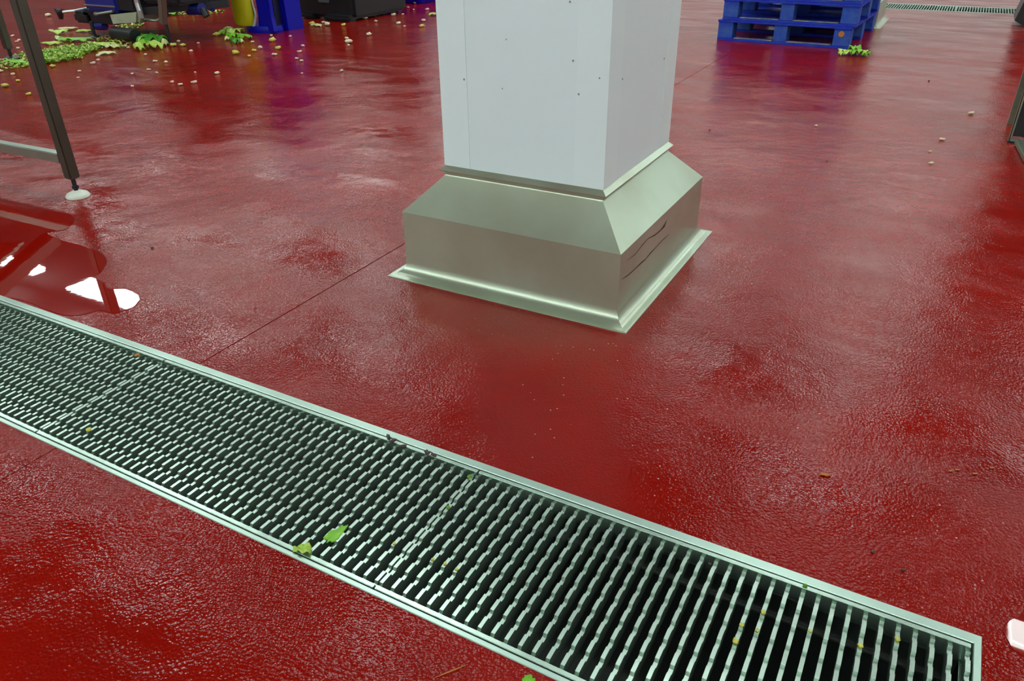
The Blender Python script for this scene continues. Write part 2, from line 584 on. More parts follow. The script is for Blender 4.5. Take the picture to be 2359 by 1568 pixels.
def bar_mesh(y0, y1, phase, period, depth=0.03, th=0.0068):
    """serrated bar along y: long raised teeth and shorter notches"""
    pts = []
    y = y0
    top = [(y0, -0.0055)]
    k = math.floor((y0 - phase) / period) - 1
    rl = 0.0235
    while True:
        c = phase + k * period
        for yy, z in ((c - rl / 2 - 0.0022, -0.0055), (c - rl / 2, 0.0), (c + rl / 2, 0.0), (c + rl / 2 + 0.0022, -0.0055)):
            if y0 + 1e-4 < yy < y1 - 1e-4: top.append((yy, z))
        k += 1
        if c > y1 + period: break
    top.append((y1, -0.0055))
    poly = [(-th / 2, y, z) for y, z in top] + [(-th / 2, y1, -depth), (-th / 2, y0, -depth)]
    m = MB()
    n = len(poly)
    for s in (-1, 1):
        pass
    # walls built strip by strip so that the outline may be concave
    up = [[m.bm.verts.new((sx * th / 2, y, z)) for sx in (-1, 1)] for y, z in top]
    dn = [[m.bm.verts.new((sx * th / 2, y, -depth)) for sx in (-1, 1)] for y, z in top]
    for i in range(len(top) - 1):
        m.bm.faces.new((up[i][0], up[i][1], up[i + 1][1], up[i + 1][0]))
        m.bm.faces.new((up[i][0], up[i + 1][0], dn[i + 1][0], dn[i][0]))
        m.bm.faces.new((up[i][1], dn[i][1], dn[i + 1][1], up[i + 1][1]))
        m.bm.faces.new((dn[i][0], dn[i + 1][0], dn[i + 1][1], dn[i][1]))
    for i in (0, -1):
        m.bm.faces.new((up[i][0], up[i][1], dn[i][1], dn[i][0]))
    return m


def make_grating(xa, xb, yn, yf, nb, label, zt=0.001, railn=0.0085, railf=0.0085):
    """grating between xa and xb with nb bars; rails along its long edges"""
    t = thing('drain_grating', ((xa + xb) / 2, (yn + yf) / 2, zt), label, 'drain grating', None)
    ox, oy = t.location.x, t.location.y
    for ya, yb in ((yn, yn + railn), (yf - railf, yf)):
        m = MB(); m.span((xa - ox, ya - oy, -0.033), (xb - ox, yb - oy, -0.0003), 0.0008); m.build('side_rail', M['grate'], t)
    th = 0.0068
    proto_me = None
    for k in range(nb):
        x = xa + th / 2 + (xb - xa - th) * k / (nb - 1) - ox
        if proto_me is None:
            o = bar_mesh(yn + railn - 0.0004 - oy, yf - railf + 0.0004 - oy, -0.7122 - oy, 0.0393).build('bar', M['grate'], t, loc=(x, 0, 0))
            proto_me = o
        else:
            o = proto_me.copy()
            COL.objects.link(o)
            o.location = (x, 0, 0)
    return t


GN, GF = DYN + 0.0095 + 0.0035, DYF - 0.0195 - 0.002
make_grating(-0.0535, 0.8285, GN, GF, 37, 'serrated steel drain grating nearest the camera, at the right end of the foreground channel')
make_grating(-0.9840, -0.0570, GN, GF, 39, 'serrated steel drain grating in the middle of the channel, with two lettuce scraps on it')
make_grating(-1.9120, -0.9875, GN, GF, 39, 'serrated steel drain grating at the far left of the channel beside the puddle')
make_grating(EX0 + 0.022, 0.49, EYN + 0.022, EYF - 0.022, 70, 'distant grating left half of the far drain, starting behind the second column')
make_grating(0.495, EX1 - 0.022, EYN + 0.022, EYF - 0.022, 70, 'distant grating right half of the far drain, beside the red and black truck')


# ------------------------------------------------------------------ standing water
def puddle(poly, label, name='water_puddle'):
    P = [px(u, v) for u, v in poly]
    # smooth the outline (Catmull-Rom) and wobble it
    out = []
    n = len(P)
    for i in range(n):
        p0, p1, p2, p3 = P[i - 1], P[i], P[(i + 1) % n], P[(i + 2) % n]
        for k in range(5):
            t = k / 5
            q = 0.5 * ((2 * p1) + (-p0 + p2) * t + (2 * p0 - 5 * p1 + 4 * p2 - p3) * t * t + (-p0 + 3 * p1 - 3 * p2 + p3) * t ** 3)
            q = q + Vector((noise.noise(q * 40), noise.noise(q * 40 + Vector((7, 3, 1))), 0)) * 0.004
            q.z = 0
            out.append(q)
    c = sum(out, Vector()) / len(out)
    m = MB()
    ring0 = [m.bm.verts.new((q.x, q.y, 0.0003)) for q in out]
    ring1 = [m.bm.verts.new((q.x + (c.x - q.x) * 0.006, q.y + (c.y - q.y) * 0.006, 0.0013)) for q in out]
    for i in range(len(out)):
        k = (i + 1) % len(out)
        m.bm.faces.new((ring0[i], ring0[k], ring1[k], ring1[i]))
    f = m.bm.faces.new(ring1)
    bmesh.ops.triangulate(m.bm, faces=[f])
    return tag(m.build(name, M['water']), label, 'puddle')


puddle([(-60, 462), (0, 470), (70, 480), (155, 492), (170, 508), (150, 528), (108, 536), (140, 552), (200, 570), (238, 586), (246, 606), (232, 628), (216, 638),
        (238, 652), (252, 666), (292, 668), (320, 682), (320, 696), (300, 711), (264, 722), (226, 716), (180, 728), (130, 722), (60, 696), (-40, 660), (-90, 560)],
       'large clear water puddle beside the table foot, mirroring a ceiling light')
puddle([(2318, 1438), (2340, 1424), (2420, 1405), (2470, 1490), (2430, 1540), (2340, 1500), (2322, 1478), (2312, 1455)], 'small puddle with a bright lamp reflection at the right end of the drain')

# ------------------------------------------------------------------ steel table on the left
LG = px(180, 452)
table = thing('steel_table', (LG.x, LG.y, 0), 'steel table frame with square leg and low rail at the left edge', 'table')


def foot(m, c, r=0.045):
    m.lathe([(0, 0.0), (r, 0.0), (r, 0.006), (r * 0.86, 0.014), (r * 0.45, 0.022), (0.012, 0.026), (0, 0.026)], c, 24)


TH = 0.86
legs = [(0, 0), (-1.95, -0.10), (-1.95, -0.80), (0.0, -0.0)]
for i, (lx, ly) in enumerate(((0, 0), (-2.0, -0.07))):
    m = MB(); m.box((lx, ly, (0.075 + TH) / 2), (0.042, 0.042, TH - 0.075), None, 0.004); lg_ = m.build('leg', M['leg'], table)
    m = MB(); m.tube([(lx, ly, 0.024), (lx, ly, 0.076)], 0.0085, 10)
    m.tube([(lx, ly, 0.034), (lx, ly, 0.046)], 0.014, 6); m.build('adjuster_bolt', M['black'], lg_)
    m = MB(); foot(m, (lx, ly, 0)); m.build('foot', M['foot'], lg_, 40)
m = MB(); m.bar((-0.021, -0.001, 0.155), (-1.98, -0.068, 0.155), 0.038, 0.038, 0.003); m.build('rail', M['rail'], table)
m = MB(); m.bar((0.02, 0.001, TH + 0.02), (-2.02, -0.071, TH + 0.02), 0.042, 0.042, 0.003); m.build('top_rail', M['leg'], table)
# sloping conveyor bed carried by the frame (seen only mirrored in the puddle)
m = MB(); m.bar((-2.15, 1.0, TH + 0.09), (-1.25, -0.35, TH + 0.09), 0.10, 0.09, 0.006); m.build('bed_beam', M['leg'], table)
m = MB(); m.bar((-2.75, 0.75, TH + 0.16), (-1.85, -0.60, TH + 0.16), 0.75, 0.02); m.build('bed_plate', M['rail'], table)
LG2 = px(27, 136)
t2 = thing('machine_leg_stand', (LG2.x, LG2.y, 0), 'dark steel stand with black foot behind the table, at the top left corner', 'stand')
m = MB(); m.box((0, 0, 0.55), (0.05, 0.05, 0.95), None, 0.004); m.build('leg', M['leg'], t2)
m = MB(); m.tube([(0, 0, 0.02), (0, 0, 0.085)], 0.013, 8); foot(m, (0, 0, 0), 0.06); m.build('foot', M['black'], t2)
m = MB(); m.box((-0.6, 0, 1.05), (1.25, 0.05, 0.06), None, 0.004); m.build('top_rail', M['leg'], t2)
m = MB(); m.box((-1.17, 0, 0.51), (0.05, 0.05, 1.02), None, 0.004); m.build('leg', M['leg'], t2)

# ------------------------------------------------------------------ trimming machine, top left
YM = 2.87
mc = thing('trimming_machine', (*px(300, 92).xy, 0), 'dark blue and black vegetable trimming machine on thin legs, above the lettuce pile', 'machine')
O = Vector(mc.location)


def mp(u, v, dy=0.0):
    return aty(u, v, YM + dy) - O


def pbox(u0, v0, u1, v1, y0, y1, bevel=0.01, mb=None):
    a = mp(u0, v1, y0); b = mp(u1, v0, y0)
    m_ = mb or MB()
    m_.span((a.x, a.y, max(a.z, 0.002)), (b.x, a.y + (y1 - y0), b.z), bevel)
    return m_


zt = mp(300, 0, 0).z
pbox(196, 26, 258, 52, 0.02, 0.6).build('gear_case', M['dark'], mc)
pbox(172, 30, 200, 52, 0.0, 0.35, 0.02).build('motor_case', M['black'], mc)
a = mp(198, 25, 0.0); b = mp(264, 0, 0.0)
m = MB(); m.span((a.x, a.y, a.z), (b.x, a.y + 0.45, 0.62), 0.02); m.build('blue_housing', M['mblue'], mc)
m = MB(); m.span((a.x + 0.01, a.y - 0.012, mp(230, 13).z - 0.006), (b.x - 0.01, a.y + 0.001, mp(230, 13).z + 0.006), 0.002); m.build('bright_strip', M['tube'], mc)
m = MB(); m.span((mp(262, 0).x, a.y + 0.02, mp(290, 26).z), (mp(300, 0).x, a.y + 0.5, 0.6), 0.01); m.build('mounting_column', M['dark'], mc)
m = MB()
A, B = mp(253, 34, -0.03), mp(314, 54, -0.03)
m.prism([(A.x, A.y, A.z), (mp(314, 29, -0.03).x, A.y, mp(314, 28, -0.03).z), (B.x, A.y, mp(312, 50).z), (mp(268, 56).x, A.y, mp(268, 56, -0.03).z)], (0, 0.26, 0))
m.build('drip_box', M['box'], mc)
m = MB(); m.tube([mp(145, 28, -0.05), mp(172, 25, 0.0), mp(200, 20, 0.1)], 0.012, 8); crk = m.build('crank_rod', M['tube'], mc)
m = MB(); c = mp(138, 30, -0.05)
for k in range(3):
    an = k * 2.1 + 0.4
    m.tube([c, c + Vector((math.cos(an) * 0.05, 0, math.sin(an) * 0.05))], [0.03, 0.018], 8)
m.build('crank_knob', M['black'], crk)
m = MB(); m.tube([mp(222, 32, -0.06), mp(260, 26, -0.03)], 0.01, 8); m.tube([mp(219, 32.5, -0.06), mp(224, 31.8, -0.06)], 0.016, 8); m.build('clamp_lever', M['tube'], mc)
m = MB(); m.tube([mp(312, -14, -0.05), mp(316, 6, -0.05), mp(322, 24, -0.05), mp(325, 40, -0.05), mp(324, 50, -0.05)], 0.024, 10); m.build('bent_tube', M['tube'], mc)
m = MB(); m.tube([mp(330, 48, 0), mp(336, 45, 0), mp(346, 46, 0), mp(358, 48, 0), mp(366, 46, 0), mp(371, 40, 0), mp(372, 20, 0), mp(370, -10, 0)], 0.013, 8)
m.build('hose', M['tube'], mc)
m = MB(); m.bar(mp(377, 55, -0.05), mp(369, -60, -0.05), 0.05, 0.05, 0.004); m.build('upright', M['brown'], mc)
for (u, v, ut, vt_) in ((392, 101, 388, 54), (219, 87, 212, 50)):
    m = MB()
    p0 = px(u, v) - O
    p1 = mp(ut, vt_, -0.05)
    m.tube([p0 + Vector((0, 0, 0.02)), Vector((p0.x, p0.y, p1.z))], 0.016, 8)
    lg_ = m.build('thin_leg', M['black'], mc)
    m = MB(); foot(m, p0, 0.05); m.build('foot', M['black'], lg_)
m = MB(); m.bar(mp(324, 26, 0.02), mp(528, 7, 0.5), 0.06, 0.06, 0.006); m.build('side_beam', M['dark'], mc)
m = MB(); m.tube([mp(436, 21, 0.3), mp(466, 20, 0.3)], 0.05, 14); m.build('blue_roller', M['mblue'], mc)
m = MB(); m.tube([mp(488, 8, 0.4), mp(488, 24, 0.4)], 0.025, 10); m.build('blue_peg', M['mblue'], mc)
m = MB(); m.tube([mp(466, 20, 0.3), mp(476, 38, 0.3)], 0.03, 8); m.build('caster_arm', M['black'], mc)
m = MB(); m.tube([mp(222, 60, 0.05), mp(242, 60, 0.05)], 0.035, 12); m.build('blue_wheel', M['mblue'], mc)
# body above the picture's top edge
a = mp(330, 8, 0.05)
m = MB(); m.span((a.x, a.y, a.z), (mp(531, 0, 0.6).x, a.y + 0.55, 1.35), 0.02); m.build('main_body', M['dark'], mc)
m = MB(); m.span((mp(270, 0).x, a.y + 0.1, 0.55), (a.x + 0.02, a.y + 0.6, 1.25), 0.02); m.build('feed_hopper', M['mblue'], mc)
# black roller close to the floor
rl = Vector((*px(286, 96).xy, 0)) - O
m = MB(); m.tube([rl + Vector((-0.15, 0.04, 0.056)), rl + Vector((0.17, 0.0, 0.056))], 0.055, 18); m.build('ground_roller', M['black'], mc, 40)

# ------------------------------------------------------------------ blue bin with yellow drum
bp_ = px(600, 77)
bb = thing('blue_bin', (bp_.x, bp_.y, 0), 'blue plastic bin on two broad legs, behind the yellow canister', 'bin')


def bpt(u, v, dy=0.0):
    return aty(u, v, bp_.y + dy) - Vector(bb.location)


m = MB()
xl, xr = bpt(549, 60).x, bpt(621, 60).x
m.lathe([(0, 0), (1.0, 0), (1.02, 0.03), (0.97, 0.055), (0, 0.055)], ((xl + xr) / 2, 0.13, 0), 28, (xr - xl) / 2 / 1.02, 0.13)
m.build('base_foot', M['blue'], bb, 40)
xa, xb = bpt(589, 60).x, bpt(621, 60).x
m = MB(); m.rings([[(xa - 0.02, 0.05, 0.02), (xb + 0.015, 0.03, 0.02), (xb + 0.015, 0.08, 0.02), (xa - 0.02, 0.08, 0.02)],
                   [(xa, 0.05, 0.14), (xb - 0.005, 0.04, 0.14), (xb - 0.005, 0.08, 0.14), (xa, 0.08, 0.14)],
                   [(xa, 0.05, 0.60), (xb - 0.01, 0.05, 0.60), (xb - 0.01, 0.09, 0.60), (xa, 0.09, 0.60)]], True)
m.build('broad_leg', M['blue'], bb)
qr = px(655, 70) - Vector(bb.location)
m = MB(); m.rings([[(qr.x - 0.06, qr.y, 0.0), (qr.x + 0.055, qr.y, 0.0), (qr.x + 0.055, qr.y + 0.2, 0), (qr.x - 0.06, qr.y + 0.2, 0)],
                   [(qr.x - 0.05, qr.y, 0.60), (qr.x + 0.035, qr.y, 0.60), (qr.x + 0.035, qr.y + 0.2, 0.60), (qr.x - 0.05, qr.y + 0.2, 0.60)]], True)
m.build('broad_leg', M['blue'], bb)
m = MB(); m.bar((xb - 0.03, 0.10, 0.305), (qr.x - 0.035, qr.y + 0.03, 0.305), 0.02, 0.59); m.build('gap_shade_panel', M['dark'], bb)  # dark sheet standing in for the shade of the gap between the legs
m = MB(); m.span((xl - 0.03, -0.02, 0.60), (qr.x + 0.12, 0.62, 1.15), 0.03); m.build('bin_body', M['blue'], bb)
yc = thing('yellow_canister', (bp_.x + bpt(563, 60).x, bp_.y + 0.02, 0.056), 'yellow plastic canister standing on the foot of the blue bin', 'canister')
ry = (bpt(581, 40).x - bpt(538, 40).x) / 2
m = MB(); m.lathe([(0, 0), (ry * 0.8, 0), (ry * 0.95, 0.02), (ry, 0.07), (ry, 0.40), (ry * 0.9, 0.44), (0.04, 0.47), (0.04, 0.5), (0, 0.5)], (-0.005, 0.0, 0), 24, 1.0, 0.55)
cbody = m.build('canister_body', M['yellow'], yc, 40)
m = MB(); m.lathe([(0, 0.501), (0.045, 0.501), (0.045, 0.53), (0, 0.53)], (-0.005, 0, 0), 16); m.build('cap', M['black'], cbody)
fs = [bpt(u, v, 0.02) + Vector(bb.location) - Vector(yc.location) for u, v in ((579, -6), (583, 12), (589, 32), (588, 48), (584, 66))]
m = MB(); m.tube(fs, [0.008, 0.008, 0.009, 0.012, 0.018], 8); m.build('pale_strip', M['clear'], yc)  # pale strip curving down beside the canister

# ------------------------------------------------------------------ dark machine base and blue crate at the top
bt = px(740, 46)
mb_ = thing('floor_machine', (bt.x, bt.y, 0), 'black machine base with a grey front plate, right of the blue bin', 'machine')
Q = Vector(mb_.location)


def qp(u, v, dy=0.0):
    return aty(u, v, bt.y + dy) - Q


xl, xr = qp(676, 20).x, qp(812, 20).x
m = MB(); m.span((xl, 0.02, 0.02), (xr, 0.9, 0.9), 0.03); m.build('base_block', M['black'], mb_)
m = MB(); m.span((qp(735, 20).x, -0.005, 0.16), (qp(757, 20).x, 0.03, 0.8), 0.006); m.build('front_plate', mat('grey_plate', (0.10, 0.12, 0.13), 0.5), mb_)
m = MB(); m.box((xr - 0.18, 0.02, 0.03), (0.34, 0.14, 0.058), None, 0.02); m.build('front_foot', M['dark'], mb_)
m = MB(); m.box((xl + 0.16, 0.06, 0.03), (0.2, 0.14, 0.058), None, 0.02); m.build('front_foot', M['dark'], mb_)
cb = px(918, 8)
crate = thing('blue_crate', (cb.x, cb.y, 0), 'blue plastic crate on the floor left of the white column, cut by the top edge', 'crate')
xl, xr = aty(866, 4, cb.y).x - cb.x, aty(966, 4, cb.y).x - cb.x
m = MB()
cxm = (xl + xr) / 2
hw = (xr - xl) / 2
def rr(hx, hy, z, r, n=5):
    out = []
    for sx, sy, a0 in ((1, -1, -90), (1, 1, 0), (-1, 1, 90), (-1, -1, 180)):
        for k in range(n + 1):
            t = math.radians(a0 + 90 * k / n)
            out.append((cxm + sx * (hx - r) + r * math.cos(t), 0.3 + sy * (hy - r) + r * math.sin(t), z))
    return out
m.rings([rr(hw * 0.93, 0.27, 0.0, 0.05), rr(hw * 0.97, 0.285, 0.02, 0.06), rr(hw * 1.05, 0.31, 0.38, 0.06), rr(hw * 0.99, 0.29, 0.38, 0.05), rr(hw * 0.93, 0.26, 0.03, 0.05)], True)
m.build('crate_shell', M['blue'], crate, 40)
m = MB(); m.rings([rr(hw * 1.10, 0.33, 0.36, 0.07), rr(hw * 1.10, 0.33, 0.40, 0.07), rr(hw * 1.0, 0.295, 0.40, 0.05), rr(hw * 1.0, 0.295, 0.36, 0.05), rr(hw * 1.10, 0.33, 0.36, 0.07)]); m.build('rim', M['blue'], crate)

# unseen tall dark machine, added beyond the others to darken the floor's reflections
ln = thing('unseen_dark_machine', (-8.9, 7.4, 0), 'unseen tall dark machine added beyond the trimming machine for its dark mirror image', 'machine')
m = MB(); m.span((-3.0, -0.5, 0.22), (2.7, 0.6, 2.1), 0.03); m.build('unseen_housing', M['dark'], ln)
for x_ in (-2.8, -0.9, 0.8, 2.5):
    for y_ in (-0.4, 0.5):
        m = MB(); m.box((x_, y_, 0.115), (0.09, 0.09, 0.23), None, 0.004); m.build('leg', M['leg'], ln)
m = MB(); m.box((-0.15, -0.56, 0.95), (5.4, 0.12, 0.08), None, 0.01); m.build('unseen_edge', M['mblue'], ln)

# ------------------------------------------------------------------ pallets
PW, PD, PH = 1.02, 1.14, 0.156


def make_pallet(loc, rz, label):
    t = thing('pallet', loc, label, 'pallet', None, rz)
    bh = PH - 0.02 - 0.024 - 0.0005
    for yy in (0.05, PD / 2, PD - 0.05):                       # bottom boards run across the front
        m = MB(); m.span((0, yy - 0.05, 0), (PW, yy + 0.05, 0.02), 0.002); bbd = m.build('bottom_board', M['pallet'], t)
        if yy < 0.06: fb = bbd
    m = MB()
    for xa_, xb_ in ((0.135, 0.44), (0.55, 0.885)): m.span((xa_, 0.0, 0.0202), (xb_, 0.05, 0.024))
    m.build('worn_edge', M['woodedge'], fb)
    for xx, wd in ((0.0, 0.12), (0.45, 0.10), (0.90, 0.12)):
        for yy in (0.0, PD / 2 - 0.06, PD - 0.12):
            m = MB(); m.span((xx, yy, 0.0202), (xx + wd, yy + 0.12, 0.0202 + bh), 0.003); m.build('block', M['palletlight'], t)
    for xx, wd in ((0.0, 0.12), (0.45, 0.10), (0.90, 0.12)):
        m = MB(); m.span((xx, 0, 0.0203 + bh), (xx + wd, PD, PH - 0.0155)); m.build('stringer_board', M['pallet'], t)
    nb = 7
    for k in range(nb):
        y = k * (PD - 0.155) / (nb - 1)
        m = MB(); m.span((-0.006, y - 0.006 * (k == 0), PH - 0.0153), (PW + 0.006, y + 0.155, PH), 0.002); m.build('deck_board', M['pallet'], t)
    return t


pl = px(1653, 91)
p1 = make_pallet((pl.x, pl.y - 0.02, 0), math.radians(-2.6), 'blue wooden pallet on the floor, bottom of the stack, with worn corner blocks')
m = MB(); m.tube([(0.955, -0.0007, 0.105), (0.955, -0.0030, 0.105)], 0.022, 14); m.build('orange_mark', M['orange'], p1)
p2 = make_pallet((pl.x + 0.028, pl.y - 0.03, PH + 0.001), math.radians(-1.6), 'blue wooden pallet in the middle of the stack, resting on the bottom one')
p3 = make_pallet((pl.x + 0.03, pl.y - 0.03, 2 * PH + 0.002), math.radians(-1.9), 'blue wooden pallet at the top of the stack, cut by the top edge')

# ------------------------------------------------------------------ right edge: truck and steel trolley
rt = px(2333, 62)
tr = thing('pallet_truck', (rt.x, rt.y, 0), 'red and black pallet truck at the top right corner', 'truck')
m = MB()
m.prism([(0.0, 0, 0.05), (0.08, 0, 0.012), (0.7, 0, 0.012), (0.7, 0, 0.30), (0.045, 0, 0.30)], (0, 0.5, 0))
m.build('black_chassis', M['black'], tr)
m = MB(); m.span((0.05, 0.02, 0.3), (0.7, 0.48, 0.85), 0.03); m.build('red_cover', M['redpaint'], tr)
for y in (0.08, 0.42):
    m = MB(); m.tube([(0.30, y - 0.03, 0.06), (0.30, y + 0.03, 0.06)], 0.06, 16); m.build('wheel', M['black'], tr)
m = MB(); m.tube([(0.4, 0.25, 0.84), (0.42, 0.25, 1.15)], 0.02, 8); m.tube([(0.42, 0.12, 1.15), (0.42, 0.38, 1.15)], 0.02, 8); m.build('handle', M['black'], tr)

st = px(2322, 328)
tl = thing('steel_trolley', (st.x, st.y, 0), 'steel trolley corner with dark inside at the right edge', 'trolley')
T = Vector(tl.location)
m = MB()
m.span((0, 0, 0.008), (0.010, 0.003, 0.9)); m.span((0, 0, 0.008), (0.003, 0.045, 0.9)); m.build('corner_post', M['bin'], tl)
m = MB(); m.span((0.010, 0.008, 0.03), (0.62, 0.012, 0.9)); m.build('inner_shade_panel', M['black'], tl)  # black sheet standing in for the shade of the hollow inside
m = MB(); m.box((0.31, 0.2, 0.92), (0.64, 0.46, 0.02), None, 0.003); m.build('trolley_top', M['bin'], tl)
m = MB(); m.span((-0.004, -0.004, 0.0), (0.06, 0.06, 0.008)); m.build('foot_plate', M['black'], tl)
for x_, y_ in ((0.60, 0.02), (0.60, 0.40), (0.02, 0.40)):
    m = MB(); m.box((x_, y_, 0.455), (0.04, 0.04, 0.91)); m.build('leg', M['bin'], tl)
a = px(2336, 336) - T
b = px(2364, 398) - T
m = MB(); m.bar((a.x + 0.012, a.y + 0.03, 0.014), (b.x + 0.02, b.y, 0.014), 0.026, 0.024, 0.004); m.build('skid_foot', M['bin'], tl)


# ------------------------------------------------------------------ lettuce
def leaf_mesh(lx, ly, seed, ruffle=0.25, curl=0.4, h=0.0):
    m = MB()
    rnd = random.Random(seed)
    nr, na = 6, 22
    ph = rnd.random() * 6
    V = []
    for i in range(nr + 1):
        r = i / nr
        row = []
        for k in range(na):
            t = 2 * math.pi * k / na
            e = 1 + 0.16 * math.sin(3 * t + ph) + 0.10 * math.sin(7 * t + 2 * ph) + 0.07 * math.sin(11 * t + ph)
            x, y = lx * r * e * math.cos(t), ly * r * e * math.sin(t)
            z = curl * (r ** 2) * 0.5 * min(lx, ly) * (0.5 + 0.5 * math.cos(t * 2 + ph))
            z += ruffle * min(lx, ly) * r ** 2 * math.sin(6 * t + ph + 3 * r) + 0.16 * min(lx, ly) * noise.noise(Vector((x, y, seed)) * (2.2 / max(lx, ly)))
            z += h * (1 - r * r)
            row.append(Vector((x, y, z)))
        V.append(row)
    lo = min(p.z for r in V for p in r)
    R = [[m.bm.verts.new(p - Vector((0, 0, lo))) for p in r] for r in V[1:]]
    c = m.bm.verts.new(V[0][0] - Vector((0, 0, lo)))
    for k in range(na):
        m.bm.faces.new((c, R[0][k], R[0][(k + 1) % na]))
    for A, B in zip(R, R[1:]):
        for k in range(na):
            m.bm.faces.new((A[k], B[k], B[(k + 1) % na], A[(k + 1) % na]))
    return m


def leaf(u, v, lx, ly, seed, mt, label, rz=0.0, group=None, z=0.0015, h=0.0, ruffle=0.25, curl=0.4, cat='lettuce leaf', name='lettuce_leaf'):
    p = px(u, v)
    o = leaf_mesh(lx, ly, seed, ruffle, curl, h).build(name, M[mt], None, True)
    sm = o.modifiers.new('thickness', 'SOLIDIFY')
    sm.thickness = 0.0018
    o.location = (p.x, p.y, z)
    o.rotation_euler = (0, 0, rz)
    return tag(o, label, cat, group)


# on the grating
lf = leaf(773, 1231, 0.026, 0.011, 3, 'leafA', 'bright green lettuce scrap, the upper of two on the grating', 0.9, None, 0.0008, 0, 0.12, 0.2)
lf.rotation_euler = (0.10, 0.10, 1.50)
leaf(700, 1270, 0.016, 0.011, 5, 'leafB', 'frilly green lettuce scrap, the lower of two, against the grating edge', 0.3, None, 0.0006, 0, 0.5, 0.5)
# by the pallets: a frilly clump
cl_ = thing('lettuce_clump', px(1966, 128), 'frilly green lettuce clump on the floor at the pallet corner', 'lettuce')
for k, (dx, dy, s) in enumerate(((-0.05, -0.01, 0.05), (0.0, 0.03, 0.06), (0.05, 0.0, 0.05), (0.08, -0.02, 0.035), (-0.085, -0.03, 0.03), (0.02, -0.035, 0.04))):
    o = leaf_mesh(s, s * 0.7, 20 + k, 0.55, 0.7, 0.02).build('leaf_piece', M['leafA' if k % 2 else 'leafB'], cl_, True)
    o.location = (dx, dy, 0.002 + 0.012 * (k in (1, 5)))
    o.rotation_euler = (0, 0, k * 1.3)
    o.modifiers.new('thickness', 'SOLIDIFY').thickness = 0.002
# clump in front of the blue bin
c2 = thing('lettuce_clump', px(541, 92), 'bright lettuce clump on the floor in front of the blue bin', 'lettuce')
for k, (u, v, s, mt) in enumerate(((528, 72, 0.05, 'leafB'), (541, 80, 0.085, 'leafB'), (536, 90, 0.075, 'leafA'), (553, 88, 0.05, 'leafA'), (566, 91, 0.06, 'leafA'), (514, 80, 0.05, 'leafA'), (543, 100, 0.06, 'leafD'), (555, 100, 0.03, 'leafC'), (523, 94, 0.025, 'leafC'))):
    p = px(u, v) - Vector(c2.location)
    o = leaf_mesh(s, s * 0.62, 40 + k, 0.4, 0.7, 0.03).build('leaf_piece', M[mt], c2, True)
    o.location = (p.x, p.y, 0.003)
    o.rotation_euler = (0, 0, 0.5 + k * 0.9)
    o.modifiers.new('thickness', 'SOLIDIFY').thickness = 0.003
